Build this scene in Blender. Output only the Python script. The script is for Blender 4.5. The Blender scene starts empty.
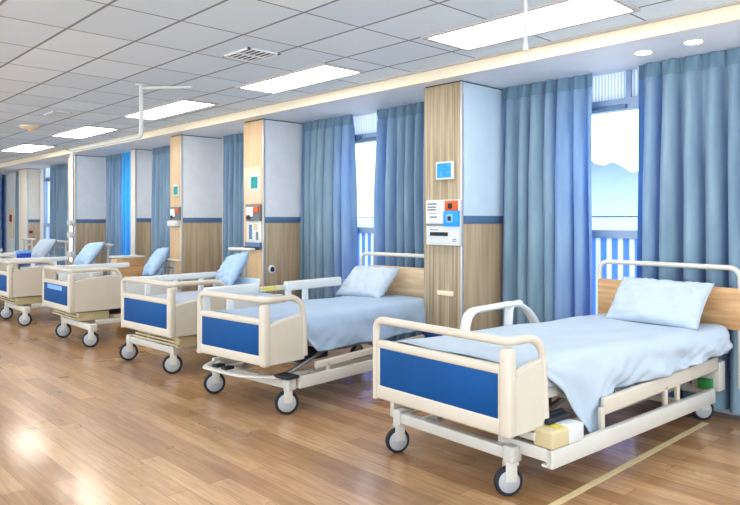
import bpy, bmesh, math, random
from mathutils import Vector, Matrix
random.seed(7)
SC = bpy.context.scene
COL = SC.collection
R = math.radians

# ------------------------------------------------------------------ materials
def srgb(r, g, b):
    f = lambda c: (c/12.92 if c <= .04045 else ((c+.055)/1.055)**2.4)
    return (f(r/255), f(g/255), f(b/255), 1)

def mat(name, rgb, rough=.5, metal=0, var=.06, scale=6, stretch=(1,1,1), bump=0, bscale=None, spec=.5, rgb2=None, coat=0, detail=3):
    m = bpy.data.materials.new(name); m.use_nodes = True
    nt = m.node_tree; N = nt.nodes; L = nt.links
    b = N['Principled BSDF']
    b.inputs['Roughness'].default_value = rough
    b.inputs['Metallic'].default_value = metal
    b.inputs['Specular IOR Level'].default_value = spec
    b.inputs['Coat Weight'].default_value = coat
    tc = N.new('ShaderNodeTexCoord'); mp = N.new('ShaderNodeMapping')
    mp.inputs['Scale'].default_value = stretch
    L.new(tc.outputs['Object'], mp.inputs['Vector'])
    nz = N.new('ShaderNodeTexNoise'); nz.inputs['Scale'].default_value = scale; nz.inputs['Detail'].default_value = detail
    L.new(mp.outputs['Vector'], nz.inputs['Vector'])
    cr = N.new('ShaderNodeValToRGB')
    c = srgb(*rgb)
    if rgb2: c2 = srgb(*rgb2)
    else: c2 = tuple(x*(1-var) for x in c[:3])+(1,)
    cr.color_ramp.elements[0].color = c2; cr.color_ramp.elements[1].color = c
    cr.color_ramp.elements[0].position = .35; cr.color_ramp.elements[1].position = .65
    L.new(nz.outputs['Fac'], cr.inputs['Fac']); L.new(cr.outputs['Color'], b.inputs['Base Color'])
    if bump:
        nb = N.new('ShaderNodeTexNoise'); nb.inputs['Scale'].default_value = bscale or scale*3
        L.new(mp.outputs['Vector'], nb.inputs['Vector'])
        bp = N.new('ShaderNodeBump'); bp.inputs['Strength'].default_value = bump; bp.inputs['Distance'].default_value = .01
        L.new(nb.outputs['Fac'], bp.inputs['Height']); L.new(bp.outputs['Normal'], b.inputs['Normal'])
    return m

def emis(name, rgb, strength):
    m = bpy.data.materials.new(name); m.use_nodes = True
    b = m.node_tree.nodes['Principled BSDF']
    b.inputs['Base Color'].default_value = srgb(*rgb)
    b.inputs['Emission Color'].default_value = srgb(*rgb)
    b.inputs['Emission Strength'].default_value = strength
    return m

M = {}
M['cream'] = mat('cream_plastic', (204,196,182), .35, var=.03)
M['white'] = mat('white_plastic', (212,216,216), .35, var=.03)
M['metalwhite'] = mat('white_enamel', (204,202,194), .3, var=.04)
M['blue'] = mat('royal_blue_laminate', (14,82,142), .55, var=.12, scale=4, spec=.25)
M['dark'] = mat('dark_rubber', (38,42,50), .6)
M['hub'] = mat('grey_hub', (176,180,184), .4)
M['steel'] = mat('brushed_steel', (190,190,188), .28, metal=.9)
M['darkbox'] = mat('dark_violet_plastic', (66,66,92), .5)
M['green'] = mat('green_plastic', (60,140,80), .5)
M['yellow'] = mat('yellow_sticker', (222,206,60), .5)
M['beige'] = mat('beige_plastic', (204,190,152), .4)
M['headwood'] = mat('headboard_wood', (206,170,128), .45, rgb2=(182,142,100), scale=3, stretch=(1,1,9))
M['headwood2'] = mat('pale_headboard_wood', (212,190,160), .45, rgb2=(196,170,140), scale=3, stretch=(1,1,9))
M['pillow'] = mat('white_pillowcase', (182,195,208), .8, var=.06, bump=.6, bscale=6)
M['pillowblue'] = mat('pale_blue_pillowcase', (166,192,220), .8, var=.05, bump=.25, bscale=9)
M['sheet'] = mat('pale_blue_sheet', (166,186,208), .75, var=.05, bump=.4, bscale=6)
M['sheetwhite'] = mat('silvery_blue_sheet', (182,196,210), .6, var=.05, bump=.8, bscale=5)
M['mattress'] = mat('mattress_cover', (176,184,200), .7, var=.04)
M['wallwhite'] = mat('wall_paint', (222,226,230), .6, var=.03)
M['panelblue'] = mat('pale_blue_panel', (208,228,242), .45, var=.04)
M['panelgrey'] = mat('pale_grey_panel', (232,236,240), .5, var=.04)
M['panelcream'] = mat('cream_panel', (226,220,208), .5, var=.04)
M['stripe'] = mat('slate_blue_stripe', (98,126,160), .5)
M['fascia'] = mat('cream_fascia', (240,230,206), .5, var=.03)
M['soffit'] = mat('soffit_paint', (232,240,250), .55, var=.02)
M['woodstripe'] = mat('striped_pillar_wood', (186,172,148), .5, rgb2=(142,128,104), scale=42, stretch=(1,1,.02), detail=4)
M['woodlight'] = mat('light_pillar_wood', (214,188,152), .45, rgb2=(198,170,132), scale=14, stretch=(1,1,.06))
M['woodside'] = mat('pale_side_wood', (204,186,158), .5, rgb2=(178,158,128), scale=16, stretch=(1,1,.06))
M['gap'] = mat('shadow_gap', (70,68,66), .7)
M['frame'] = mat('window_frame_blue_grey', (150,172,200), .4)
M['aluminium'] = mat('aluminium', (214,216,218), .35, metal=.5)
M['lampframe'] = mat('lamp_frame', (196,192,190), .5)
M['lamp'] = emis('lamp_diffuser', (255,250,242), 13)
M['spot'] = emis('spot_lens', (255,244,224), 14)
M['screenblue'] = emis('blue_screen', (24,130,226), .55)
M['orange'] = mat('orange_plastic', (214,100,44), .5)
M['teal'] = mat('teal_card', (26,150,146), .5)
M['black'] = mat('black_plastic', (24,26,30), .5)
M['ink'] = mat('grey_print', (120,126,132), .6)
M['tape'] = mat('pale_floor_tape', (222,204,158), .6)
M['mount'] = mat('haze_tinted_mountain', (156,178,196), 1)
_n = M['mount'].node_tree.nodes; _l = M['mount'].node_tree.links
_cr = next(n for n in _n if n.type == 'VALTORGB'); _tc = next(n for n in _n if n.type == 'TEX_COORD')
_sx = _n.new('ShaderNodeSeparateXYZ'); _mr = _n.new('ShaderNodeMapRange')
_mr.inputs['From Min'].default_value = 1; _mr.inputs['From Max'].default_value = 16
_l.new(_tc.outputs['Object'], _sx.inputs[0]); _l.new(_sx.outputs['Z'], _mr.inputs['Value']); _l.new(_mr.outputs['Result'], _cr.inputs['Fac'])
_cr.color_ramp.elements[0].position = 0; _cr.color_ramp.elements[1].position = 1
_cr.color_ramp.elements[0].color = srgb(214,216,222); _cr.color_ramp.elements[1].color = srgb(150,160,178)  # painted haze: low slopes pale, summit darker
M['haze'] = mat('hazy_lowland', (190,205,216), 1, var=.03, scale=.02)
M['red'] = mat('red_plastic', (170,40,36), .5)
M['bluebox'] = mat('blue_box_card', (30,78,190), .5)
M['bluebox2'] = mat('pale_blue_lid', (130,176,226), .5)
M['smoke'] = mat('ivory_plastic', (232,220,190), .5)
M['amber'] = emis('amber_lens', (226,160,60), .8)

def curtain_mat(name, c1, c2, trans, tw):
    m = bpy.data.materials.new(name); m.use_nodes = True
    nt = m.node_tree; N = nt.nodes; L = nt.links
    out = N['Material Output']; b = N['Principled BSDF']
    b.inputs['Roughness'].default_value = .75
    b.inputs['Sheen Weight'].default_value = .2
    tc = N.new('ShaderNodeTexCoord'); mp = N.new('ShaderNodeMapping'); mp.inputs['Scale'].default_value = (1,1,.15)
    nz = N.new('ShaderNodeTexNoise'); nz.inputs['Scale'].default_value = 9
    L.new(tc.outputs['Object'], mp.inputs['Vector']); L.new(mp.outputs['Vector'], nz.inputs['Vector'])
    cr = N.new('ShaderNodeValToRGB'); cr.color_ramp.elements[0].color = srgb(*c2); cr.color_ramp.elements[1].color = srgb(*c1)
    cr.color_ramp.elements[0].position = .3; cr.color_ramp.elements[1].position = .7
    L.new(nz.outputs['Fac'], cr.inputs['Fac']); L.new(cr.outputs['Color'], b.inputs['Base Color'])
    t = N.new('ShaderNodeBsdfTranslucent'); t.inputs['Color'].default_value = srgb(*trans)
    mx = N.new('ShaderNodeMixShader'); mx.inputs['Fac'].default_value = tw
    L.new(b.outputs['BSDF'], mx.inputs[1]); L.new(t.outputs['BSDF'], mx.inputs[2]); L.new(mx.outputs['Shader'], out.inputs['Surface'])
    return m
M['curtain'] = curtain_mat('blue_grey_curtain', (160,188,200), (130,158,174), (0,116,222), .3)
M['curtainbacklit'] = curtain_mat('backlit_cyan_curtain', (120,190,215), (100,170,205), (0,190,250), .5)  # window glow painted in: brighter cyan cloth than the other curtains
M['heading'] = curtain_mat('curtain_heading', (128,158,176), (106,136,156), (10,100,180), .12)

def glass_mat():
    m = bpy.data.materials.new('window_glass'); m.use_nodes = True
    nt = m.node_tree; N = nt.nodes; L = nt.links; N.remove(N['Principled BSDF'])
    a = N.new('ShaderNodeBsdfTransparent'); a.inputs['Color'].default_value = (.93,.97,1,1)
    g = N.new('ShaderNodeBsdfGlossy'); g.inputs['Roughness'].default_value = .02
    mx = N.new('ShaderNodeMixShader'); mx.inputs['Fac'].default_value = .002
    L.new(a.outputs[0], mx.inputs[1]); L.new(g.outputs[0], mx.inputs[2]); L.new(mx.outputs[0], N['Material Output'].inputs['Surface'])
    return m
M['glass'] = glass_mat()

def stripes_mat(name, ca, cb, freq, em=0, trans=.8):
    m = bpy.data.materials.new(name); m.use_nodes = True
    nt = m.node_tree; N = nt.nodes; L = nt.links
    out = N['Material Output']; b = N['Principled BSDF']; b.inputs['Roughness'].default_value = .6
    tc = N.new('ShaderNodeTexCoord'); sx = N.new('ShaderNodeSeparateXYZ'); L.new(tc.outputs['Object'], sx.inputs[0])
    ml = N.new('ShaderNodeMath'); ml.operation = 'MULTIPLY'; ml.inputs[1].default_value = freq; L.new(sx.outputs['X'], ml.inputs[0])
    sn = N.new('ShaderNodeMath'); sn.operation = 'SINE'; L.new(ml.outputs[0], sn.inputs[0])
    cr = N.new('ShaderNodeValToRGB'); cr.color_ramp.elements[0].color = srgb(*ca); cr.color_ramp.elements[1].color = srgb(*cb)
    cr.color_ramp.elements[0].position = 0; cr.color_ramp.elements[1].position = .4
    L.new(sn.outputs[0], cr.inputs['Fac']); L.new(cr.outputs['Color'], b.inputs['Base Color'])
    t = N.new('ShaderNodeBsdfTranslucent'); L.new(cr.outputs['Color'], t.inputs['Color'])
    mx = N.new('ShaderNodeMixShader'); mx.inputs['Fac'].default_value = trans
    L.new(b.outputs['BSDF'], mx.inputs[1]); L.new(t.outputs['BSDF'], mx.inputs[2]); L.new(mx.outputs['Shader'], out.inputs['Surface'])
    return m
M['blind'] = stripes_mat('ribbed_blind', (206,214,226), (252,253,253), 210)
M['fluted'] = stripes_mat('fluted_pane', (150,185,245), (240,244,252), 60)

def floor_mat():
    m = bpy.data.materials.new('wood_plank_floor'); m.use_nodes = True
    nt = m.node_tree; N = nt.nodes; L = nt.links; b = N['Principled BSDF']
    tc = N.new('ShaderNodeTexCoord')
    br = N.new('ShaderNodeTexBrick'); br.offset = .37; br.inputs['Scale'].default_value = 1
    br.inputs['Brick Width'].default_value = 1.7; br.inputs['Row Height'].default_value = .13
    br.inputs['Mortar Size'].default_value = .0022; br.inputs['Mortar Smooth'].default_value = .3
    br.inputs['Color1'].default_value = srgb(198,160,120); br.inputs['Color2'].default_value = srgb(160,120,82)
    br.inputs['Mortar'].default_value = srgb(128,96,66); br.inputs['Bias'].default_value = -.1
    L.new(tc.outputs['Object'], br.inputs['Vector'])
    mp = N.new('ShaderNodeMapping'); mp.inputs['Scale'].default_value = (1.2,16,1); L.new(tc.outputs['Object'], mp.inputs['Vector'])
    nz = N.new('ShaderNodeTexNoise'); nz.inputs['Scale'].default_value = 2.5; nz.inputs['Detail'].default_value = 6; nz.inputs['Distortion'].default_value = .6
    L.new(mp.outputs['Vector'], nz.inputs['Vector'])
    cr = N.new('ShaderNodeValToRGB'); cr.color_ramp.elements[0].color = (.66,.62,.58,1); cr.color_ramp.elements[1].color = (1.12,1.1,1.08,1)
    cr.color_ramp.elements[0].position = .3; cr.color_ramp.elements[1].position = .7
    L.new(nz.outputs['Fac'], cr.inputs['Fac'])
    mx = N.new('ShaderNodeMix'); mx.data_type = 'RGBA'; mx.blend_type = 'MULTIPLY'; mx.inputs['Factor'].default_value = .8
    L.new(br.outputs['Color'], mx.inputs['A']); L.new(cr.outputs['Color'], mx.inputs['B'])
    L.new(mx.outputs['Result'], b.inputs['Base Color'])
    n2 = N.new('ShaderNodeTexNoise'); n2.inputs['Scale'].default_value = 1.3; L.new(tc.outputs['Object'], n2.inputs['Vector'])
    mr = N.new('ShaderNodeMapRange'); mr.inputs['To Min'].default_value = .22; mr.inputs['To Max'].default_value = .36
    L.new(n2.outputs['Fac'], mr.inputs['Value']); L.new(mr.outputs['Result'], b.inputs['Roughness'])
    b.inputs['Specular IOR Level'].default_value = .6
    b.inputs['Coat Weight'].default_value = .35; b.inputs['Coat Roughness'].default_value = .12
    bp = N.new('ShaderNodeBump'); bp.inputs['Strength'].default_value = .08; bp.inputs['Distance'].default_value = .004
    L.new(nz.outputs['Fac'], bp.inputs['Height']); L.new(bp.outputs['Normal'], b.inputs['Normal'])
    return m
M['floor'] = floor_mat()

def ceiling_mat(sx, px, sy, py):
    m = bpy.data.materials.new('suspended_ceiling'); m.use_nodes = True
    nt = m.node_tree; N = nt.nodes; L = nt.links; b = N['Principled BSDF']; b.inputs['Roughness'].default_value = .6
    tc = N.new('ShaderNodeTexCoord'); sp = N.new('ShaderNodeSeparateXYZ'); L.new(tc.outputs['Object'], sp.inputs[0])
    def math_(op, a, v=None):
        n = N.new('ShaderNodeMath'); n.operation = op
        L.new(a, n.inputs[0])
        if v is not None:
            if hasattr(v, 'links'): L.new(v, n.inputs[1])
            else: n.inputs[1].default_value = v
        return n.outputs[0]
    def line(o, s, p, w):
        q = math_('DIVIDE', math_('SUBTRACT', o, p-s*.5), s)
        fr = math_('SUBTRACT', q, math_('FLOOR', q))
        d = math_('ABSOLUTE', math_('SUBTRACT', fr, .5))
        return math_('LESS_THAN', d, w/s/2), math_('FLOOR', math_('ADD', q, .5))
    lx, ix = line(sp.outputs['X'], sx, px, .014)
    ly, iy = line(sp.outputs['Y'], sy, py, .022)
    cmb = N.new('ShaderNodeCombineXYZ'); L.new(ix, cmb.inputs[0]); L.new(iy, cmb.inputs[1])
    wn = N.new('ShaderNodeTexWhiteNoise'); wn.noise_dimensions = '3D'; L.new(cmb.outputs[0], wn.inputs['Vector'])
    cr = N.new('ShaderNodeValToRGB'); cr.color_ramp.elements[0].color = srgb(214,230,243); cr.color_ramp.elements[1].color = srgb(226,240,250)
    L.new(wn.outputs['Value'], cr.inputs['Fac'])
    mx1 = N.new('ShaderNodeMix'); mx1.data_type = 'RGBA'; L.new(lx, mx1.inputs['Factor']); L.new(cr.outputs['Color'], mx1.inputs['A']); mx1.inputs['B'].default_value = srgb(112,118,128)
    mx2 = N.new('ShaderNodeMix'); mx2.data_type = 'RGBA'; L.new(ly, mx2.inputs['Factor']); L.new(mx1.outputs['Result'], mx2.inputs['A']); mx2.inputs['B'].default_value = srgb(138,144,152)
    L.new(mx2.outputs['Result'], b.inputs['Base Color'])
    return m
M['ceiling'] = ceiling_mat(.75, -3.60, .515, 3.815)

# ------------------------------------------------------------------ mesh helpers
def box(bm, x0, x1, y0, y1, z0, z1, bev=0, seg=2, mtx=None):
    t = bmesh.new()
    bmesh.ops.create_cube(t, size=1)
    for v in t.verts:
        v.co = Vector((x0+(v.co.x+.5)*(x1-x0), y0+(v.co.y+.5)*(y1-y0), z0+(v.co.z+.5)*(z1-z0)))
    if bev: bmesh.ops.bevel(t, geom=t.edges[:], offset=bev, segments=seg, affect='EDGES', profile=.5)
    merge(bm, t, mtx)
def merge(bm, t, mtx=None):
    if mtx: bmesh.ops.transform(t, matrix=mtx, verts=t.verts[:])
    mp = {}
    for v in t.verts: mp[v] = bm.verts.new(v.co)
    for f in t.faces:
        try: bm.faces.new([mp[v] for v in f.verts])
        except ValueError: pass
    t.free()
def fillet(pts, r, n=6):
    pts = [Vector(p) for p in pts]; out = [pts[0]]
    for i in range(1, len(pts)-1):
        a, b, c = pts[i-1], pts[i], pts[i+1]
        rr = r[i-1] if isinstance(r, (list, tuple)) else r
        u = (a-b); w = (c-b); d = min(rr, u.length*.49, w.length*.49)
        p0 = b+u.normalized()*d; p1 = b+w.normalized()*d
        for k in range(n+1):
            t = k/n; out.append(p0*(1-t)**2+b*2*t*(1-t)+p1*t*t)
    out.append(pts[-1]); return out
def tube(bm, pts, r, seg=12, sq=None):
    pts = [Vector(p) for p in pts]
    rings = []; up = None
    for i, p in enumerate(pts):
        d = (pts[min(i+1,len(pts)-1)]-pts[max(i-1,0)]).normalized()
        if up is None:
            up = Vector((0,0,1)) if abs(d.z) < .9 else Vector((0,1,0))
        up = (up-d*up.dot(d))
        if up.length < 1e-4: up = d.orthogonal()
        up.normalize(); s = d.cross(up)
        ring = []
        for k in range(seg):
            a = 2*math.pi*k/seg
            if sq: rx, ry = sq; ring.append(bm.verts.new(p+s*math.cos(a)*rx+up*math.sin(a)*ry))
            else: ring.append(bm.verts.new(p+s*math.cos(a)*r+up*math.sin(a)*r))
        rings.append(ring)
    for a, b in zip(rings, rings[1:]):
        for k in range(seg): bm.faces.new((a[k], a[(k+1)%seg], b[(k+1)%seg], b[k]))
    bm.faces.new(rings[0][::-1]); bm.faces.new(rings[-1])
def lathe(bm, prof, mtx, seg=24):
    rings = []
    for r, z in prof:
        rings.append([bm.verts.new(mtx @ Vector((max(r,1e-4)*math.cos(2*math.pi*k/seg), max(r,1e-4)*math.sin(2*math.pi*k/seg), z))) for k in range(seg)])
    for a, b in zip(rings, rings[1:]):
        for k in range(seg): bm.faces.new((a[k], a[(k+1)%seg], b[(k+1)%seg], b[k]))
    bm.faces.new(rings[0][::-1]); bm.faces.new(rings[-1])
def obj(name, bm, m, parent=None, smooth=True, angle=40):
    bmesh.ops.recalc_face_normals(bm, faces=bm.faces[:])
    me = bpy.data.meshes.new(name); bm.to_mesh(me); bm.free()
    o = bpy.data.objects.new(name, me); COL.objects.link(o)
    me.materials.append(M[m] if isinstance(m, str) else m)
    if smooth:
        me.polygons.foreach_set('use_smooth', [True]*len(me.polygons))
        me.set_sharp_from_angle(angle=R(angle))
    if parent: o.parent = parent
    return o
def B(): return bmesh.new()
def boxobj(name, m, parent, *a, **k):
    b = B(); box(b, *a, **k); return obj(name, b, m, parent)
def thing(name, label, cat, loc=(0,0,0), rz=0, group=None):
    o = bpy.data.objects.new(name, None); COL.objects.link(o); o.empty_display_size = .1
    o.location = loc; o.rotation_euler = (0,0,rz); return tag(o, label, cat, group)
def tag(o, label, cat, group=None):
    o['label'] = label; o['category'] = cat
    if group: o['group'] = group
    return o
def struct(o): o['kind'] = 'structure'; return o
def copy_tree(o, parent=None):
    c = o.copy(); COL.objects.link(c)
    if parent: c.parent = parent
    for ch in list(o.children): copy_tree(ch, c)
    return c

# ------------------------------------------------------------------ room
CE, SO = 2.904, 2.796          # ceiling, soffit height
YW, YP, YF = 5.58, 4.87, 4.70  # window wall, pillar front, soffit edge
XL, XR, YB = -24.0, 2.2, -3.2
struct(boxobj('floor', 'floor', None, XL, XR, YB, YW+.2, -.1, 0))
struct(boxobj('ceiling', 'ceiling', None, XL, XR, YB, YF+.02, CE, CE+.1))
struct(boxobj('wall_left', 'wallwhite', None, XL-.1, XL, YB, YW+.2, 0, CE))
b = B(); box(b, XR, XR+.1, YB, YW+.2, 0, .6); box(b, XR, XR+.1, YB, YW+.2, 2.7, CE); box(b, XR, XR+.1, YB, -.8, .6, 2.7); box(b, XR, XR+.1, 4.4, YW+.2, .6, 2.7); box(b, XR, XR+.1, 1.7, 1.9, .6, 2.7)
struct(obj('wall_right', b, 'wallwhite'))
b = B(); box(b, XL, XR, YB-.1, YB, 0, .5); box(b, XL, XR, YB-.1, YB, 2.75, CE)  # window band behind camera, added to let in fill light
for k in range(9): box(b, XL+3.2*k, XL+3.2*k+.4, YB-.1, YB, .5, 2.75)
struct(obj('wall_front', b, 'wallwhite'))
struct(boxobj('soffit', 'soffit', None, XL, XR, YF+.012, YW+.2, SO, CE+.1))
b = B(); box(b, XL, XR, YF-.012, YF+.012, SO-.004, CE, .004); struct(obj('trim_1', b, 'fascia'))
b = B(); box(b, XL, XR, YF-.05, YF-.012, CE-.014, CE, 0); struct(obj('trim_2', b, 'lampframe'))

# windows: (x0, x1) openings in the window wall
WINS = [(-3.36,-2.44), (-6.42,-5.5), (-12.80,-12.05), (-17.9,-17.0)]
ZS, ZT = .25, SO
b = B()
xs = XL
for x0, x1 in sorted(WINS):
    box(b, xs, x0, YW, YW+.15, 0, SO); box(b, x0, x1, YW, YW+.15, 0, ZS); xs = x1
box(b, xs, XR, YW, YW+.15, 0, SO)
struct(obj('wall_back', b, 'wallwhite'))
for i, (x0, x1) in enumerate(WINS):
    w = bpy.data.objects.new('window_%d' % (i+1), None); COL.objects.link(w); struct(w)
    w.location = ((x0+x1)/2, YW+.06, ZS); hw = (x1-x0)/2; H = ZT-ZS
    b = B()
    for s in (-1, 1): box(b, s*hw-.03 if s > 0 else -hw, hw if s > 0 else -hw+.03, -.03, .04, 0, H)
    box(b, -hw, hw, -.03, .04, 0, .04)
    za, zb = 1.34-ZS, 2.46-ZS
    box(b, -hw, hw, -.035, .045, za, za+.07); box(b, -hw, hw, -.04, .045, zb, zb+.1)
    mx = .22 if i == 0 else .3
    box(b, mx-.025, mx+.02, -.035, .045, zb+.1, H)
    obj('frame', b, 'frame', w)
    boxobj('glass_pane', 'glass', w, -hw+.03, hw-.03, -.004, .004, za+.07, zb)
    boxobj('lower_pane', 'fluted', w, -hw+.03, hw-.03, -.004, .004, .04, za)
    boxobj('ribbed_blind', 'blind', w, -hw+.03, hw-.03, -.012, -.004, zb+.1, H-.005)
    b = B(); box(b, -hw+.1, hw-.25, -.075, -.04, zb+.01, zb+.045, .008); box(b, -hw+.3, -hw+.34, -.09, -.04, zb+.03, zb+.07, .006)
    obj('stay_arm', b, 'stripe', w)
    b = B(); tube(b, [(-hw,.14,1.53-ZS),(hw,.14,1.53-ZS)], .006, 8)
    obj('guard_wire', b, 'ink', w)

# outside: lowland and mountain ridge, haze carried by their colours
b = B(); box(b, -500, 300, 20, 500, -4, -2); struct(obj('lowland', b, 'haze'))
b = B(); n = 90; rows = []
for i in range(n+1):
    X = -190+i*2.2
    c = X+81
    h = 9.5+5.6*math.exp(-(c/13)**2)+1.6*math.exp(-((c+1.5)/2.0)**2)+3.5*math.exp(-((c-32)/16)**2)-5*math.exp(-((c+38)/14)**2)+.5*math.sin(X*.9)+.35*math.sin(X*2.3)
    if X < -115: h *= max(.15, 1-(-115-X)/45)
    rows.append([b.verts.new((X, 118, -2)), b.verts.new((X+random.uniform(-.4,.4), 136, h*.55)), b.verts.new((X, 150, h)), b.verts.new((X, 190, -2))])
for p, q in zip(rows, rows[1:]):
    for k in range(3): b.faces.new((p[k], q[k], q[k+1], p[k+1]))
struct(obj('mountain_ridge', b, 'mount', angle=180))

# pillars: right x, left x, front y, front wood, upper side panel
def pillar(xl, xr, yf, front, up, low, zr):
    p = bpy.data.objects.new('pillar', None); COL.objects.link(p); p.location = ((xl+xr)/2, yf, 0); struct(p)
    w = (xr-xl)/2; d = YW-yf
    b = B(); box(b, -w+.006, w-.012, .012, d, 0, SO); obj('core', b, 'gap', p)
    boxobj('front_panel', front, p, -w, w-.01, 0, .02, .1, SO-.012, bev=.004)
    boxobj('corner_strip', 'aluminium', p, w-.014, w+.004, .002, .03, .1, SO-.012, bev=.003)
    boxobj('upper_side_panel', up, p, w-.012, w, .035, d-.004, zr+.035, SO-.012)
    boxobj('side_stripe', 'stripe', p, w-.012, w+.006, .035, d-.004, zr-.04, zr+.035, bev=.003)
    boxobj('lower_side_panel', low, p, w-.012, w, .035, d-.004, .1, zr-.04)
    boxobj('plinth', 'gap', p, -w+.004, w-.004, .004, d-.004, 0, .1)
    # left flank
    boxobj('left_side_panel', up, p, -w-.004, -w+.006, .02, d-.004, .1, SO-.012)
    return p
P1 = pillar(-4.394, -3.93, YP, 'woodstripe', 'panelblue', 'woodside', 1.505)
P2 = pillar(-7.60, -7.15, YP, 'woodlight', 'panelgrey', 'woodside', 1.505)
P3 = pillar(-9.68, -9.33, YP, 'woodlight', 'panelgrey', 'woodside', 1.50)
P4 = pillar(-11.98, -11.80, 5.25, 'panelcream', 'panelgrey', 'woodside', 1.50)
P5 = pillar(-14.1, -13.72, YP, 'woodlight', 'panelgrey', 'woodside', 1.48)
P6 = pillar(-18.8, -18.13, 5.27, 'panelcream', 'panelcream', 'woodside', 1.48)
b = B(); box(b, -.235, .235, -.03, -.004, .12, .44, .006); sk = obj('bumper_panel', b, mat('navy_bumper', (44,72,128), .5), P1)
boxobj('bumper_cap', 'white', sk, -.235, .235, -.034, -.002, .44, .462, bev=.004)
# outer strips of grey wall beside the far curtains are wall_back itself

# ------------------------------------------------------------------ curtains
def curtain(label, x0, x1, y, folds, seed, m='curtain', amp=.045, top=SO-.005, bot=.06, heading=True, flare=.03):
    rnd = random.Random(seed)
    nu = max(40, int(folds*14)); nv = 26
    w = x1-x0
    ph = [rnd.uniform(0, 6.28) for _ in range(6)]
    warp = [rnd.uniform(-.5, .5) for _ in range(4)]
    t = B(); bh = B(); rows = []
    root = thing('window_curtain', label, 'curtain', ((x0+x1)/2, y, 0), 0, 'blue window curtains')
    def pt(u, v):   # v 0 top .. 1 bottom
        uu = u+.026*sum(wv*math.sin(6.28*(k+1)*u+ph[k]) for k, wv in enumerate(warp))*(.5+v)
        ph1 = 2*math.pi*folds*uu
        a = amp*(.55+.45*min(1, v*3))*(.88+.22*math.sin(ph[4]+9*u))
        yy = a*1.0*math.copysign(abs(math.sin(ph1+.5*math.sin(3*v+ph[5])*u))**.8, math.sin(ph1+.5*math.sin(3*v+ph[5])*u))+.22*a*math.sin(2.03*ph1+ph[3]+1.3*v)
        if v < .06:
            k = 1-v/.06; yy = yy*(1-.65*k)+.014*k*math.sin(2*math.pi*folds*2.6*u)
        xx = -w/2+w*u+.35*a*math.cos(ph1)+flare*v*(u-.5)*2*(.3+.7*v)
        return Vector((xx, yy, top+(bot-top)*v))
    vs = [0,.015,.03,.045,.06]+[.06+.94*(i/nv) for i in range(1, nv+1)]
    for v in vs: rows.append([pt(u/nu, v) for u in range(nu+1)])
    def grid(bm, rr):
        g = [[bm.verts.new(p) for p in r] for r in rr]
        for a, c in zip(g, g[1:]):
            for k in range(nu): bm.faces.new((a[k], a[k+1], c[k+1], c[k]))
    if heading:
        grid(bh, rows[:4]); grid(t, rows[3:])
        obj('heading_tape', bh, 'heading', root, angle=180)
    else: grid(t, rows)
    obj('cloth', t, m, root, angle=180)
    return root
YC = 5.465
curtain('slate blue curtain between near pillar and window, glowing at its right edge', -3.90, -2.93, YC, 6.8, 1, amp=.082)
curtain('slate blue curtain at right edge of photo behind nearest headboard', -2.54, -1.5, YC, 6.5, 12, amp=.085)
curtain('blue curtain left of second window beside pillar with green sign', -7.10, -6.10, YC, 6.5, 3, amp=.082)
curtain('blue curtain right of second window beside pillar with white control panel', -5.70, -4.80, YC, 6, 4, amp=.082)
curtain('narrow blue curtain strip left of pillar with green sign', -9.10, -8.45, YC, 5, 5)
curtain('narrow blue curtain strip left of pillar with teal sign', -11.55, -10.75, YC, 6, 6)
curtain('dark blue curtain half beside the glowing cyan window cloth', -13.5, -12.75, 5.40, 5, 7)
curtain('bright cyan translucent curtain lit through by window behind', -12.72, -12.02, 5.40, 5, 8, m='curtainbacklit', heading=False)
curtain('pale blue curtain just left of the steel pole', -17.0, -15.75, YC, 7, 9)
curtain('blue curtain left of the cream panelled far pillar', -19.75, -18.83, YC, 6, 10)
curtain('sliver of grey blue curtain at left edge of photo', -22.6, -21.05, YC, 7, 11)

# ------------------------------------------------------------------ hospital beds
def caster(root, x, y, ang, r=.08):
    """caster: fork with tyre and hub cap, trailing in direction ang"""
    mt = Matrix.Translation((x, y, 0)) @ Matrix.Rotation(ang, 4, 'Z')
    t = B()
    for s in (-1, 1): box(t, s*.024-.004, s*.024+.004, -.045, .02, r, r*2+.02, .002)
    box(t, -.03, .03, -.045, .03, r*2+.008, r*2+.03, .006)
    lathe(t, [(.018,r*2+.02),(.018,r*2+.07)], Matrix.Identity(4), 12)
    bmesh.ops.transform(t, matrix=mt, verts=t.verts[:])
    f = obj('caster', t, 'metalwhite', root)
    t = B(); ax = mt @ Matrix.Translation((0,-.022,r)) @ Matrix.Rotation(math.pi/2, 4, 'Y')
    lathe(t, [(r*.7,-.018),(r*.93,-.018),(r,-.01),(r,.01),(r*.93,.018),(r*.7,.018)], ax, 28)
    obj('tire', t, 'dark', f)
    t = B(); lathe(t, [(r*.2,-.026),(r*.3,-.023),(r*.7,-.022),(r*.78,-.017),(r*.78,.017),(r*.7,.022),(r*.3,.023),(r*.2,.026)], ax, 28)
    h = obj('wheel_hub', t, 'hub', f)
    return f

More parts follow.
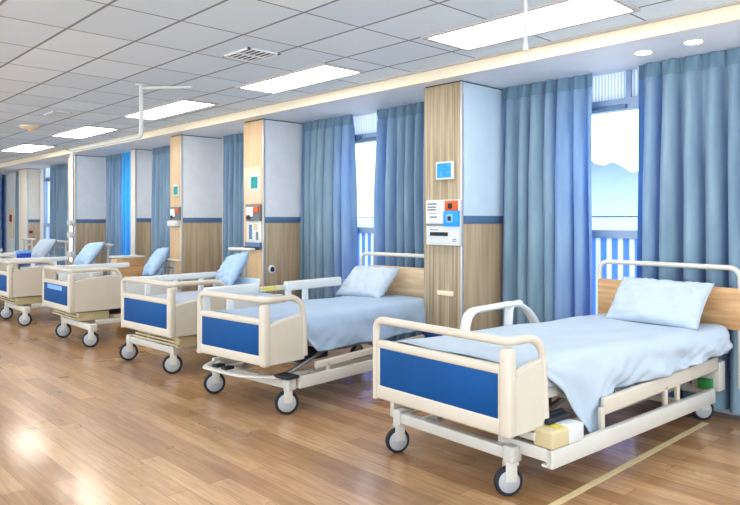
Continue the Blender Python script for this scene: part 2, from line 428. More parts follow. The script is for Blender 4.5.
def footboard(root, W, wing, zt=.89, zb=.39, card=False, wz=0):
    h = W/2
    t = B()
    box(t, -h+.012, h-.03, 0, .05, .695, .748, .016, 3)        # upper beam
    box(t, -h+.012, h-.03, 0, .05, zb, .475, .016, 3)          # lower beam
    box(t, -h+.012, -h+.05, .004, .046, zb+.02, .73, .01)
    box(t, h-.07, h-.03, .004, .046, zb+.02, .73, .01)
    box(t, -h+.03, h-.04, .014, .04, zb+.03, .72)
    p = obj('foot_panel', t, 'cream', root)
    bl = boxobj('blue_panel', 'blue', p, -h+.046, h-.066, .003, .02, .462, .70, bev=.003)
    if card:
        boxobj('pale_strip', 'bluebox2', bl, -.30, .22, 0, .004, .635, .69)  # pale strip along the top of the blue panel
    # corner post
    t = B(); box(t, h-.055, h+.02, -.012, .06, zb-.005, zt-.03, .024, 4); obj('corner_post', t, 'cream', root)
    # handrail: left post, across the foot, round the corner and down the wing
    pts = fillet([(-h-.01,.022,zb-.005),(-h-.01,.022,zt),(h-.012,.022,zt),(h-.005,wing,zt),(h+.005,wing+.02,.42)], [.075,.05,.15], 9)
    t = B(); tube(t, pts, .022, 14, sq=(.024,.021)); obj('foot_rail', t, 'cream', root)
    # wing
    t = B(); n = 12; fr = []
    for i in range(n+1):
        k = i/n; y = .045+(wing-.04)*k; z1 = wz+.705+.05*k**.6-.015*(1-k)**2
        fr.append((y, z1))
    x0, x1 = h-.035, h+.012
    A = [[t.verts.new((x, y, z)) for (x, z) in ((x0,zb+.005),(x1,zb+.005),(x1,z1-.012),(x1-.014,z1),(x0+.012,z1),(x0,z1-.012))] for y, z1 in fr]
    for a, c in zip(A, A[1:]):
        for k in range(6): t.faces.new((a[k], a[(k+1)%6], c[(k+1)%6], c[k]))
    t.faces.new(A[0]); t.faces.new(A[-1][::-1])
    obj('wing_panel', t, 'cream', root)

def underframe(root, W, L, fy, ry, cx, swivels, clutter=False, ox=0, r=.08):
    t = B()
    for y in (fy, ry):
        ob = ox if y == fy else -ox
        box(t, ob-cx-.035, ob+cx+.035, y-.03, y+.03, .195, .262, .01)
        for s in (-1, 1): box(t, ob+s*cx-.036, ob+s*cx+.036, y-.04, y+.045, .185, .275, .012, 3)
    for s in (-1, 1): box(t, s*.3-.02, s*.3+.02, fy, ry, .215, .265, .006)
    obj('base_frame', t, 'metalwhite', root)
    for (x, y), a in zip(((ox-cx,fy),(ox+cx,fy),(-ox-cx,ry),(cx+.03,ry)), swivels): caster(root, x, y, a, r)
    t = B()
    for s in (-1, 1):
        tube(t, [(s*.27, fy+.12, .25), (s*.27, L*.55, .5)], .018, 8)
        tube(t, [(s*.27, ry-.15, .25), (s*.27, L*.45, .5)], .018, 8)
    tube(t, [(-.27, L*.5, .38), (.27, L*.5, .38)], .02, 8)
    tube(t, [(-.27, fy+.3, .31), (.27, fy+.3, .31)], .016, 8)
    obj('lift_linkage', t, 'steel', root)
    t = B(); box(t, -.14, .14, fy+.35, fy+.75, .285, .42, .015); box(t, -.04, .04, fy+.75, L*.6, .33, .39, .01)
    obj('motor_unit', t, 'darkbox', root)
    if clutter:
        t = B()
        for k in range(3): tube(t, [(-W/2+.08, .1+.02*k, .30+.025*k), (W/2-.02, .1+.02*k, .30+.025*k)], .011, 8)
        box(t, W/2-.12, W/2-.05, .12, .5, .27, .38, .01)
        box(t, W/2-.06, W/2-.03, .55, L-.2, .28, .31, .006)
        obj('height_mechanism', t, 'beige', root)
    # deck
    t = B(); box(t, -W/2+.05, W/2-.05, .06, L-.03, .5, .56, .012)
    for k in range(5): box(t, -W/2+.07, W/2-.07, .15+k*(L-.4)/4, .2+k*(L-.4)/4, .455, .505)
    obj('deck', t, 'metalwhite', root)

def sidebar(root, x, y0, y1, name='side_beam', z0=.2, z1=.3, posts=(), rail=None, rh=.1):
    s = 1 if x > 0 else -1
    t = B(); box(t, x-.02, x+.02, y0, y1, z0, z1, .006)
    box(t, x-s*.02-.03, x-s*.02+.03, y0, y1, z0, z0+.016, .004)
    for yb in (y0+.3, y1-.35): box(t, min(s*.3, x-s*.01), max(s*.3, x-s*.01), yb, yb+.05, z0+.02, z0+.06, .006)
    obj(name, t, 'metalwhite', root)
    if rail:
        a, c, zr = rail
        t = B(); box(t, x-.055, x-.02, a, c, zr, zr+rh, .012, 3); [setattr(v.co, 'z', v.co.z+(v.co.y-a)*.025) for v in t.verts]; lr = obj('lowered_side_rail', t, 'cream', root)
        for yp in posts:
            t = B(); box(t, x-.045, x-.02, yp-.02, yp+.02, z1-.03, zr+.05, .004); obj('rail_post', t, 'cream', lr)

def mattress(parent_xf, label, W, L, z0=.562, z1=.708, y0=.07, m='mattress', grp='bed mattresses'):
    o = boxobj('mattress', m, None, -W/2, W/2, y0, L, 0, z1-z0, bev=.03, seg=4)
    loc, rz = parent_xf
    o.location = (loc[0], loc[1], z0); o.rotation_euler.z = rz
    return tag(o, label, 'mattress', grp)

def pillow(label, loc, rot, w, h, th, m, seed):
    rnd = random.Random(seed); t = B(); n = 26
    ph = [rnd.uniform(0, 6.28) for _ in range(8)]
    def P(i, j, s):
        u = -1+2*i/n; v = -1+2*j/n
        u = math.copysign(abs(u)**.8, u); v = math.copysign(abs(v)**.8, v)
        e = max(0, (1-abs(u)**2.6))*max(0, (1-abs(v)**2.6))
        z = th/2*e**.42
        px = u*w/2*(1-.07*(1-abs(u))*0-.05*(1-v*v)*abs(u)**3); py = v*h/2*(1-.07*(1-u*u)*abs(v)**3)
        wr = .008*math.sin(14*u+5*v+ph[0])+.005*math.sin(9*v*2-7*u+ph[1])
        edge = max(abs(u), abs(v))
        wr += .016*(max(0, edge-.45)/.55)*math.sin(22*(u*v)+15*u+ph[2])
        z += wr*e**.5*1.2
        z = z*(1+.12*math.sin(2.2*u+ph[3]))
        return Vector((px, py, s*z))
    g = {}
    for s in (1, -1):
        for i in range(n+1):
            for j in range(n+1):
                if s == -1 and (i in (0,n) or j in (0,n)): g[s,i,j] = g[1,i,j]
                else: g[s,i,j] = t.verts.new(P(i, j, s))
        for i in range(n):
            for j in range(n):
                f = [g[s,i,j], g[s,i+1,j], g[s,i+1,j+1], g[s,i,j+1]]
                t.faces.new(f if s > 0 else f[::-1])
    o = obj('pillow', t, m, None, angle=180)
    o.location = loc; o.rotation_euler = rot
    return tag(o, label, 'pillow', 'bed pillows')

def drape(label, xf, W, y0, y1, ztop, hem_r, hem_l, m, seed, amp=.012, foot=None):
    """sheet lying over a mattress, hanging over its sides; hem_r(y) gives the hem height of the right side"""
    rnd = random.Random(seed); ph = [rnd.uniform(0,6.28) for _ in range(9)]
    ny = 84; nt = 26; ns = 16; t = B(); rows = []
    h = W/2
    for j in range(ny+1):
        y = y0+(y1-y0)*j/ny; row = []
        zl, zr = hem_l(y), hem_r(y)
        rc = .03
        for i in range(6):
            k = i/6; z = zl+(ztop-rc-zl)*k
            row.append(Vector((-h-.012-.01*math.sin(8*y+ph[0])*(1-k), y, z)))
        for i in range(nt+1):
            k = i/nt; x = -h+W*k
            ed = min(k, 1-k)*nt
            zz = ztop
            zz += .006*math.sin(5*x+3.1*y+ph[1])*math.sin(4*y-2*x+ph[2])+.004*math.sin(13*(x-.6*y)+ph[3])*math.sin(3*y+ph[4])
            if ed < 2: zz -= rc*(1-ed/2)**2*.6
            row.append(Vector((x, y, zz)))
        for i in range(1, ns+1):
            k = i/ns; z = ztop-rc*.6+(zr-ztop+rc*.6)*k
            drop = max(0, ztop-zr)
            f = amp*min(1, max(0,drop-.05)/.12)*k
            x = h+(.004+.028*min(1, max(0,drop-.05)/.12))*math.sin(min(1, k*3)*1.57)+f*(1.0*math.sin(11*y+ph[5]+2.5*k)+.55*math.sin(24*y+ph[6]-8*k)+1.1*math.sin(6*y-7*k+ph[7])+.6*math.sin(37*y+14*k+ph[8])*math.sin(3*y+ph[0]))
            yy = y+.03*k*math.sin(6*y+ph[8])*min(1, drop/.2)
            row.append(Vector((x, yy, z)))
        rows.append(row)
    g = [[t.verts.new(p) for p in r] for r in rows]
    for a, c in zip(g, g[1:]):
        for k in range(len(a)-1): t.faces.new((a[k], a[k+1], c[k+1], c[k]))
    o = obj('bed_sheet', t, m, None, angle=180)
    md = o.modifiers.new('thickness', 'SOLIDIFY'); md.thickness = .006; md.offset = 1
    loc, rz = xf; o.location = (loc[0], loc[1], 0); o.rotation_euler.z = rz
    return tag(o, label, 'bed sheet', 'sheets on the made beds')

def lerp_tab(tab):
    def f(y):
        if y <= tab[0][0]: return tab[0][1]
        for (a, za), (c, zc) in zip(tab, tab[1:]):
            if y <= c: return za+(zc-za)*(y-a)/(c-a)
        return tab[-1][1]
    return f

# ---- nearest bed
X1 = ((-2.53, 2.89, 0), R(-3.0)); W1, L1 = 1.04, 2.42
bed1 = thing('hospital_bed', 'nearest hospital bed with cream footboard, large blue panel and curved white handle', 'bed', *X1, group='row of hospital beds')
footboard(bed1, W1, .30, zt=.872, zb=.38)
underframe(bed1, W1, L1, .2, L1+.0, .445, (R(-22), R(-30), R(150), R(-40)), ox=-.05)
sidebar(bed1, .62, .22, 2.2, z0=.2, z1=.30, posts=(.78,1.55,1.72), rail=(.80, 2.34, .365))
sidebar(bed1, -.60, .22, 2.3)
t = B(); box(t, .28, .635, .22, .28, .23, .30, .006); box(t, .44, .54, .2, .3, .33, .37, .006); obj('corner_bracket', t, 'metalwhite', bed1)
t = B(); box(t, .52, .645, .215, .50, .302, .395, .012, 3); cb = obj('control_box', t, 'beige', bed1)
boxobj('end_cover', 'white', cb, .518, .648, .36, .505, .301, .398, bev=.01)
boxobj('warning_sticker', 'yellow', cb, .56, .62, .31, .35, .394, .397)
t = B(); box(t, .47, .56, .30, .52, .40, .43, .006); box(t, .50, .53, .36, .50, .43, .445, .004); obj('latch', t, 'dark', cb)
# headboard
t = B(); box(t, -.41, .74, L1-.015, L1+.02, .70, 1.005, .008); hb = obj('headboard', t, 'headwood', bed1)
t = B(); tube(t, fillet([(-.40,L1+.005,.45),(-.40,L1+.005,1.15),(.72,L1+.005,1.15),(.72,L1+.005,.28)], .09, 8), .02, 12); obj('head_rail', t, 'metalwhite', hb)
t = B(); box(t, .40, .60, L1-.06, L1+.05, .24, .46, .012); obj('head_bracket', t, 'metalwhite', bed1)
boxobj('motor_cover', 'green', bed1, .46, .56, L1-.10, L1-.065, .25, .33, bev=.006)
bed1_skew = .08
# left grab handle: flat white band bent over
t = B(); hx = -.475
tube(t, fillet([(hx,.76,.52),(hx,.82,.855),(hx,1.46,.875),(hx,1.70,.60)], [.10,.18], 8), .02, 10, sq=(.045,.022)); 
gr = obj('side_handle', t, 'white', bed1)
t = B(); tube(t, fillet([(hx,1.27,.55),(hx,1.29,.865),(hx,1.41,.875)], [.08], 6), .02, 10, sq=(.04,.018)); obj('handle_post', t, 'white', gr)
mo = mattress(X1, 'pale mattress under the creased sheet of nearest bed', .93, L1-.04)
for v in mo.data.vertices: v.co.x += bed1_skew*v.co.y
hem = lerp_tab([(.30,.69),(.36,.64),(.48,.52),(.60,.37),(.70,.25),(.76,.225),(.82,.30),(.88,.39),(.97,.455),(1.2,.482),(1.6,.50),(1.9,.515),(2.2,.53),(2.42,.535)])
so = drape('silvery blue sheet with one corner trailing over side of nearest bed', X1, .95, .12, L1-.05, .728, hem, lambda y: .66, 'sheetwhite', 4, amp=.017)
for v in so.data.vertices: v.co.x += bed1_skew*max(0, v.co.y-.3)
pillow('white pillow leaning on nearest headboard at right', (-2.18, 5.03, .885), (R(48), R(0), R(-3)), .72, .42, .15, 'pillow', 3)

# ---- second bed
X2 = ((-4.64, 2.84, 0), R(5.0)); W2, L2 = .85, 2.12
bed2 = thing('hospital_bed', 'second hospital bed from right, its headboard half hidden by pillar', 'bed', *X2, group='row of hospital beds')
footboard(bed2, W2, .40)
underframe(bed2, W2, L2, .22, L2-.1, .47, (R(-28), R(-35), 0, 0), r=.092)
sidebar(bed2, .53, .26, 1.9, z0=.2, z1=.29, rail=(.47, 1.9, .31), posts=(.6, 1.4), rh=.06)
sidebar(bed2, -.56, .24, 1.9, z0=.2, z1=.29)
t = B(); tube(t, fillet([(-.36,.10,.30),(-.33,-.01,.285),(.12,-.01,.285),(.28,.06,.285),(.44,.16,.29)], .07, 6), .02, 10, sq=(.03,.014)); obj('foot_pedal_bar', t, 'metalwhite', bed2)
t = B(); box(t, -.24, -.17, 0, .09, .295, .32, .008); obj('foot_pedal', t, 'dark', bed2)
t = B(); box(t, -.12, -.05, 0, .09, .295, .32, .008); obj('foot_pedal', t, 'dark', bed2)
t = B(); box(t, .40, .56, .12, .24, .29, .315, .006); obj('brake_plate', t, 'dark', bed2)
t = B(); box(t, -.40, .45, L2-.015, L2+.02, .70, 1.02, .008); hb = obj('headboard', t, 'headwood2', bed2)
t = B(); tube(t, fillet([(-.52,L2+.005,.45),(-.52,L2+.005,1.14),(.46,L2+.005,1.14),(.46,L2+.005,.45)], .09, 8), .02, 12); obj('head_rail', t, 'metalwhite', hb)
def half_rail(root, x, y0, y1, z, posts, m='white', th=.09, name='side_rail'):
    t = B(); box(t, x-.025, x+.025, y0, y1, z-th, z, .018, 3); r = obj(name, t, m, root)
    for yp in posts:
        t = B(); box(t, x-.015, x+.02, yp-.03, yp+.03, .5, z-th*.6, .006); obj('rail_post', t, m, r)
    return r
half_rail(bed2, -.46, .08, .66, .925, (.1,.35))
r2 = half_rail(bed2, -.46, .98, 1.74, .915, (1.02,1.24))
t = B(); box(t, -.48, -.44, .66, .98, .84, .885, .008); jn = obj('rail_joint', t, 'metalwhite', r2)
boxobj('green_sticker', 'yellow', jn, -.437, -.433, .70, .86, .855, .88)
mattress(X2, 'pale mattress under smooth sheet of second bed', .78, L2-.04)
drape('smooth pale blue sheet hanging evenly over side of second bed', X2, .79, .10, L2-.05, .728, lerp_tab([(.40,.69),(.46,.52),(.56,.42),(2.1,.43)]), lambda y: .66, 'sheet', 9, amp=.01)
pillow('white pillow leaning on headboard of second bed', (-4.98, 4.66, .87), (R(42), R(0), R(2)), .62, .42, .16, 'pillow', 5)

# ---- farther beds: one model copied down the row
W3, L3 = .97, 1.56
def far_bed(label, loc, rz=0, card=False, ox=0, handle=(-.4,.4,1.12), L3=1.5, wz=.07):
    bd = thing('hospital_bed', label, 'bed', loc, rz, 'row of hospital beds')
    footboard(bd, W3, .62, card=card, wz=wz)
    underframe(bd, W3, L3, .17, L3-.15, .45, (R(-25), R(-32), 0, 0), clutter=True, ox=ox, r=.094)
    sidebar(bd, .50, .3, 1.4, z0=.22, z1=.28); sidebar(bd, -.50, .3, 1.4, z0=.22, z1=.28)
    half_rail(bd, -.5, .08, 1.16, .90, (.3, .62, .95), th=.07)
    t = B(); box(t, .46, .50, .68, 1.35, .47, .70, .015, 3); obj('side_panel', t, 'white', bd)
    t = B(); box(t, -.34, .1, -.02, .02, 0, .26, .012, mtx=Matrix.Translation((0, L3-.24, .60)) @ Matrix.Rotation(R(-22), 4, 'X')); obj('backrest', t, 'panelblue', bd)
    a, c, z = handle
    t = B(); box(t, a, c, L3-.03, L3+.05, z-.04, z, .018, 3)
    for x in (max(a+.12, -.44), c-.12): tube(t, [(x, L3+.01, .52), (x, L3+.01, z-.02)], .018, 8)
    tube(t, [(max(a+.12, -.44), L3+.01, z-.13), (c-.12, L3+.01, z-.13)], .02, 8)
    obj('head_handle', t, 'metalwhite', bd)
    return bd
far = [('third hospital bed from right with pale blue pillow propped upright', (-6.34,2.92,0), R(3)),
       ('fourth hospital bed from right, pale strip on its blue panel', (-8.74,2.87,0), 0),
       ('fifth hospital bed from right, cut by left edge of photo', (-10.96,2.80,0), 0),
       ('sixth hospital bed, mostly out of frame at left', (-13.0,2.85,0), 0),
       ('farthest hospital bed, only its rail in view at far left', (-15.1,2.9,0), 0)]
for i, (lab, loc, rz) in enumerate(far):
    if i == 0: far_bed(lab, loc, rz, ox=-.17, handle=(-.70,-.24,1.17), L3=1.48, wz=0)
    elif i == 1: far_bed(lab, loc, rz, card=True, ox=.3, handle=(-.2,.3,.96))
    elif i == 2: o = far_bed(lab, loc, rz, ox=.28); proto = o
    else:
        o = copy_tree(proto); o.location = loc; o.rotation_euler = (0,0,rz); o['label'] = lab
MLAB = ['flat mattress of third bed from right', 'flat mattress of fourth bed from right', 'flat mattress of fifth bed from right', 'flat mattress of sixth bed below its folded pillow', 'flat mattress of farthest bed at left edge']
for i, (lab, loc, rz) in enumerate(far): mattress((loc, rz), MLAB[i], .90, 1.26)
pillow('pale blue pillow propped upright on third bed, in front of pillar', (-6.68, 4.10, .92), (R(58), R(-8), R(-14)), .66, .44, .15, 'pillowblue', 6)
pillow('pale blue pillow propped on fourth bed near teal sign pillar', (-8.72, 4.17, .92), (R(56), R(-6), R(-14)), .60, .44, .15, 'pillowblue', 7)
pillow('pale blue pillow propped on fifth bed before the cyan curtain', (-10.94, 4.10, .95), (R(52), R(-4), R(-4)), .76, .46, .16, 'pillowblue', 8)
pillow('white pillow propped on sixth bed beside the steel pole', (-12.95, 4.02, .97), (R(52), 0, 0), .70, .46, .17, 'pillow', 9)

# blue box on the sixth bed
o = thing('storage_box', 'small royal blue box with paler lid on sixth bed at left', 'box', (-12.55, 3.6, .725))
boxobj('box_body', 'bluebox', o, -.10, .10, -.09, .09, 0, .2, bev=.006)
boxobj('box_lid', 'bluebox2', o, -.11, .11, -.10, .10, .2, .25, bev=.006)

# bedside cabinet between fourth and fifth beds
o = thing('bedside_cabinet', 'small beige bedside cabinet with white top below cyan curtain', 'cabinet', (-9.90, 4.28, 0))
t = B(); box(t, -.13, .13, -.18, .2, .06, .93, .006); box(t, -.11, .11, -.15, .17, 0, .06); obj('carcass', t, 'headwood', o)
boxobj('cabinet_top', 'white', o, -.15, .15, -.21, .22, .93, .96, bev=.008)
for k in range(3):
    d = boxobj('drawer', 'headwood2', o, -.12, .12, -.2, -.18, .09+k*.28, .355+k*.28, bev=.004)
    boxobj('drawer_handle', 'steel', d, -.06, .06, -.215, -.2, .24+k*.28, .255+k*.28, bev=.003)

# ------------------------------------------------------------------ devices on the pillars
YD = YP-.001
o = thing('display_unit', 'small blue screen in pale frame on nearest pillar', 'display', (-4.113, YD, 1.965))
boxobj('housing', 'white', o, -.105, .105, -.03, 0, -.085, .085, bev=.008)
s = boxobj('screen', 'screenblue', o, -.085, .085, -.033, -.028, -.065, .07)
t = B()
for k in range(9): a, c = random.uniform(-.07,.06), random.uniform(-.05,.055); box(t, a, a+.018, -.035, -.0325, c, c+.01)
obj('screen_marks', t, 'bluebox2', s)
o = thing('control_panel', 'white control panel with orange and blue modules on nearest pillar', 'control panel', (-4.118, YD, 1.475))
boxobj('housing', 'white', o, -.205, .205, -.05, 0, -.215, .215, bev=.01)
boxobj('upper_cover', 'panelgrey', o, -.2, .06, -.056, -.045, -.0, .205, bev=.004)
mo = boxobj('orange_module', 'orange', o, .04, .19, -.068, -.045, .11, .205, bev=.006)
boxobj('button', 'black', mo, .085, .135, -.074, -.066, .13, .18, bev=.004)
mo = boxobj('blue_module', 'screenblue', o, .03, .21, -.075, -.045, -.035, .11, bev=.006)
boxobj('socket', 'bluebox2', mo, .07, .15, -.08, -.072, 0, .08, bev=.004)
boxobj('socket_key', 'black', mo, .09, .13, -.084, -.078, .02, .06, bev=.003)
t = B()
for (a, c, e, f) in ((-.18,-.06,.17,.185),(-.18,-.07,.14,.155),(-.18,-.07,.115,.13),(-.16,-.06,.085,.092),(-.15,-.06,.045,.06),(-.19,.02,-.03,-.012)): box(t, a, c, -.059, -.055, e, f)
box(t, -.15, -.05, -.053, -.049, -.07, -.064); box(t, .12,.17,-.053,-.049,-.175,-.169); box(t, .13,.17,-.053,-.049,-.16,-.15)
obj('printing', t, 'ink', o)
t = B(); box(t, -.15, .07, -.056, -.048, -.125, -.09, .003); box(t, -.1,-.06,-.06,-.05,-.12,-.095); obj('switch_row', t, 'black', o)
o = tag(boxobj('wall_plate', 'smoke', None, -.095, .095, -.02, 0, -.022, .022, bev=.004), 'thin brass coloured plate low on the nearest pillar', 'wall plate')
o.location = (-4.112, YD, .808)

def sign(label, m, x, z, w):
    o = thing('wall_sign', label, 'sign', (x, YD, z))
    boxobj('backing', 'white', o, -w, w, -.012, 0, -w*1.05, w*1.05, bev=.003)
    boxobj('face', m, o, -w*.72, w*.72, -.015, -.01, -w*.72, w*.72)
sign('green square sign in white frame on second pillar from right', 'teal', -7.33, 1.985, .105)
sign('teal square sign in white frame on third pillar from right', 'teal', -9.47, 1.95, .085)
o = tag(boxobj('access_panel', mat('access_panel_laminate', (220,202,176), .5), None, -.2, .2, -.008, 0, -.24, .24, bev=.003), 'pale blank panel behind green sign on second pillar', 'panel'); o.location = (-7.375, YD+.002, 1.95)
o.location.y = YP-.0005
def med_panel(label, x, z, w, h):
    o = thing('medical_panel', label, 'control panel', (x, YD, z))
    boxobj('recess', 'ink', o, -w, w, -.03, 0, 0, h*2, bev=.004)
    boxobj('orange_module', 'orange', o, w*.2, w*.9, -.05, -.028, h*1.0, h*1.75, bev=.006)
    boxobj('grey_module', 'panelgrey', o, -w*.85, w*.1, -.042, -.028, h*.5, h*1.7, bev=.006)
    boxobj('knob', 'black', o, -w*.7, -w*.3, -.05, -.04, h*.2, h*.7, bev=.004)
    return o
med_panel('recessed panel with orange module on second pillar above picture card', -7.34, 1.49, .165, .105)
o = thing('notice_card', 'white notice card with small pictures on second pillar', 'notice', (-7.34, YD, 1.35))
boxobj('card', 'white', o, -.17, .165, -.012, 0, -.14, .135, bev=.002)
boxobj('blue_picture', 'stripe', o, -.11, -.04, -.014, -.011, -.1, .09)
boxobj('tan_picture', 'beige', o, .0, .09, -.014, -.011, .02, .1)
boxobj('grey_picture', 'ink', o, .05, .1, -.014, -.011, -.11, 0)
o = thing('tray_strip', 'dark grey holder strip below the notice card', 'holder', (-7.34, YD, 1.165)); 
boxobj('holder', 'stripe', o, -.17, .165, -.04, .002, -.045, .045, bev=.004)
boxobj('lip', 'black', o, -.17, .165, -.05, -.04, -.045, -.01, bev=.003)
med_panel('small recessed panel with orange module on third pillar', -9.47, 1.50, .145, .1)
o = tag(boxobj('dispenser', 'white', None, -.15, .12, -.08, .002, -.04, .05, bev=.015), 'small white shelf unit under panel on third pillar', 'shelf'); o.location = (-9.47, YD, 1.44)
# round socket on the right side of pillar 2
o = thing('round_socket', 'round grey socket low on side of second pillar', 'socket', (-7.149, 5.0, .865))
t = B(); lathe(t, [(.055,0),(.055,.012),(.045,.02)], Matrix.Rotation(math.pi/2, 4, 'Y')); obj('cover', t, 'panelgrey', o)
t = B(); lathe(t, [(.032,.018),(.03,.026)], Matrix.Rotation(math.pi/2, 4, 'Y')); obj('inlet', t, 'darkbox', o)
# red alarm and gauge on far pillar
o = tag(boxobj('alarm_button', 'red', None, 0, .03, -.04, .04, -.035, .035, bev=.008), 'tiny red button on side of cream far pillar', 'button'); o.location = (-18.129, 5.36, 1.2)
o = thing('wall_gauge', 'small red and white gauge on wall strip at far left', 'gauge', (-20.45, YW-.001, 1.5))
boxobj('plate', 'smoke', o, -.12, .12, -.05, 0, -.5, .35, bev=.02); boxobj('dial', 'red', o, -.05, .12, -.08, -.05, -.05, .15, bev=.02)

# ------------------------------------------------------------------ ceiling fittings
def panel_light(label, x0, x1, y0, y1):
    o = thing('ceiling_light', label, 'light', ((x0+x1)/2, (y0+y1)/2, CE), 0, 'rectangular ceiling lights')
    w, d = (x1-x0)/2, (y1-y0)/2; t = B()
    box(t, -w, w, -d, -d+.035, -.018, 0, .003); box(t, -w, w, d-.035, d, -.018, 0, .003)
    box(t, -w, -w+.035, -d+.035, d-.035, -.018, 0, .003); box(t, w-.035, w, -d+.035, d-.035, -.018, 0, .003)
    obj('frame', t, 'lampframe', o)
    boxobj('diffuser', 'lamp', o, -w+.035, w-.035, -d+.035, d-.035, -.01, -.002)
    return o
panel_light('long ceiling light panel nearest camera at top right', -3.46, -2.0, 3.80, 4.36)
panel_light('ceiling light panel second from right beside the vent', -6.10, -4.62, 3.80, 4.30)
panel_light('ceiling light panel third from right behind hanging rail', -8.85, -7.12, 3.74, 4.22)
panel_light('ceiling light panel fourth from right, small in distance', -11.7, -10.1, 3.74, 4.28)
panel_light('ceiling light panel at far left above far curtains', -14.9, -13.3, 3.8, 4.4)
panel_light('ceiling light panel clipped at top left corner of photo', -6.4, -4.92, .72, 1.24)
FILL_LAMPS = ((-1.5,.9),(-9.6,.9),(-3.2,-1.8),(-8,-1.8),(.3,-1.2),(-13,.9),(-18,3.9),(-18,.9),(.2,3.95))  # unseen lamps added to brighten the room
def vent(label, x, y, w, d):
    o = thing('ceiling_vent', label, 'vent', (x, y, CE), 0, 'ceiling air vents')
    t = B(); box(t, -w, w, -d, -d+.02, -.012, 0); box(t, -w, w, d-.02, d, -.012, 0); box(t, -w, -w+.02, -d, d, -.012, 0); box(t, w-.02, w, -d, d, -.012, 0)
    obj('frame', t, 'panelgrey', o)
    boxobj('duct', 'black', o, -w+.02, w-.02, -d+.02, d-.02, -.003, -.001)
    n = 5
    for k in range(n):
        y0 = -d+.03+(2*d-.06)*(k+.5)/n
        boxobj('slat', 'panelgrey', o, -w+.02, w-.02, y0-.004, y0+.004, -.012, -.004)
    boxobj('crossbar', 'panelgrey', o, -.012, .012, -d+.02, d-.02, -.013, -.004)
vent('dark slotted ceiling vent near second light panel', -4.83, 3.17, .2, .155)
vent('small ceiling vent in the distance above hanging rail', -9.25, 3.06, .22, .11)
vent('tiny ceiling vent at left edge of photo', -16.4, 4.35, .4, .12)
o = thing('smoke_detector', 'small round ivory ceiling detector with amber light at left', 'detector', (-10.76, 3.17, CE))
t = B(); lathe(t, [(.14,0),(.14,-.02),(.1,-.045),(.05,-.055)], Matrix.Identity(4)); obj('body', t, 'smoke', o)
t = B(); lathe(t, [(.035,-.05),(.025,-.065)], Matrix.Identity(4)); obj('lens', t, 'amber', o)
for lab, x, y in (('left round downlight in soffit above right curtain', -2.32, 5.10), ('right round downlight in soffit above right curtain', -1.93, 5.06)):
    o = thing('downlight', lab, 'light', (x, y, SO), 0, 'soffit downlights')
    t = B(); lathe(t, [(.06,0),(.075,-.006),(.082,0)], Matrix.Identity(4)); obj('ring', t, 'white', o)
    t = B(); lathe(t, [(.058,-.001),(.055,-.005)], Matrix.Identity(4)); obj('lens', t, 'spot', o)

# hanging rod top right, suspended rail and pole at left
o = thing('hanging_rod', 'thin white rod hanging from ceiling in front of near light', 'rod', (-2.16, 3.25, 2.46))
t = B(); tube(t, [(0,0,.02),(0,0,CE-2.46)], .011, 10); obj('shaft', t, 'white', o)
t = B(); lathe(t, [(.014,0),(.018,.02),(.013,.05)], Matrix.Identity(4), 14); obj('end_cap', t, 'white', o)
t = B(); lathe(t, [(.05,CE-2.46-.015),(.05,CE-2.46)], Matrix.Identity(4), 16); obj('ceiling_plate', t, 'white', o)
o = thing('curtain_rail', 'suspended white ceiling rail with drop post left of centre', 'rail', (-6.70, 3.05, CE))
t = B(); tube(t, fillet([(0,0,0),(0,0,-.535),(-1.95,-.03,-.535)], .06, 6), .022, 12); obj('rail_tube', t, 'white', o)
t = B(); tube(t, [(0,0,-.03),(.40,.36,-.03)], .016, 8); obj('ceiling_arm', t, 'white', o)
t = B(); lathe(t, [(.06,-.012),(.06,0)], Matrix.Identity(4), 16); obj('ceiling_plate', t, 'white', o)
t = B(); tube(t, [(-1.95,-.03,-.535),(-2.12,-.05,-.50)], .012, 8); obj('end_hook', t, 'steel', o)
o = thing('drip_pole', 'vertical steel hanging pole with clamps below end of rail', 'pole', (-8.62, 3.03, 0.98))
t = B(); tube(t, [(0,0,0),(0,0,1.37)], .022, 12); obj('outer_tube', t, 'steel', o)
t = B(); tube(t, [(-.07,0,.0),(-.07,0,1.34)], .012, 10); box(t, -.09, .03, -.02, .02, 1.3, 1.34, .004); obj('inner_rod', t, 'steel', o)
for z in (.30, .45, .06):
    t = B(); box(t, -.10, .04, -.035, .035, z, z+.07, .01); tube(t, [(.03,0,z+.035),(.08,-.02,z+.03)], .012, 8); obj('clamp', t, 'hub', o)

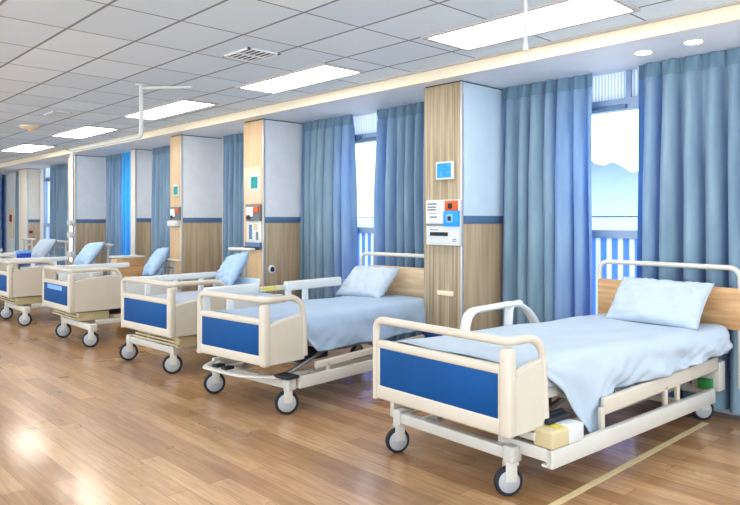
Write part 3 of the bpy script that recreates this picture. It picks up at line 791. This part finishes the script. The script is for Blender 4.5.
# floor tape
t = B(); box(t, -.022, .022, -1.6, 2.0, 0, .0015); o = obj('floor_tape', t, 'tape'); o.location = (-1.9, 3.2, .0005)
tag(o, 'thin pale tape line on wooden floor beside nearest bed', 'tape')

# ------------------------------------------------------------------ world, added fill lamps, camera
w = bpy.data.worlds.new('sky'); SC.world = w; w.use_nodes = True
N = w.node_tree.nodes; Lk = w.node_tree.links; bg = N['Background']
tc = N.new('ShaderNodeTexCoord'); sp = N.new('ShaderNodeSeparateXYZ'); Lk.new(tc.outputs['Generated'], sp.inputs[0])
cr = N.new('ShaderNodeValToRGB')
cr.color_ramp.elements[0].position = 0; cr.color_ramp.elements[0].color = (.92,.96,1,1)
cr.color_ramp.elements[1].position = .7; cr.color_ramp.elements[1].color = (.55,.75,1,1)
Lk.new(sp.outputs['Z'], cr.inputs['Fac']); Lk.new(cr.outputs['Color'], bg.inputs['Color'])
bg.inputs['Strength'].default_value = 2.6

# added fill lamps out of view: two by the walls, the rest overhead
def area(name, loc, rot, sx, sy, power, rgb):
    l = bpy.data.lights.new(name, 'AREA'); l.shape = 'RECTANGLE'; l.size = sx; l.size_y = sy; l.energy = power; l.color = rgb
    o = bpy.data.objects.new(name, l); COL.objects.link(o); o.location = loc; o.rotation_euler = rot
area('fill_opposite', (-8, YB+.05, 1.6), (R(90), 0, 0), 18, 2.0, 300, (.84,.93,1))
area('fill_side', (XR-.05, 1.8, 1.7), (R(90), 0, R(90)), 5, 2.0, 110, (.84,.93,1))
for x, y in FILL_LAMPS: area('overhead_fill', (x, y, CE-.02), (0, 0, 0), 1.4, .46, 25, (1,.97,.92))
cam = bpy.data.cameras.new('camera'); co = bpy.data.objects.new('camera', cam); COL.objects.link(co)
co.location = (0, 0, 1.5); co.rotation_euler = (R(90), 0, R(46.666))
cam.sensor_width = 36; cam.lens = 669.87/740*36
cam.shift_y = -(252.5-220)/740
cam.clip_end = 2000
SC.camera = co
SC.view_settings.view_transform = 'Standard'
SC.view_settings.look = 'Medium High Contrast'
SC.view_settings.exposure = -.3
SC.cycles.max_bounces = 8
SC.cycles.sample_clamp_indirect = 6
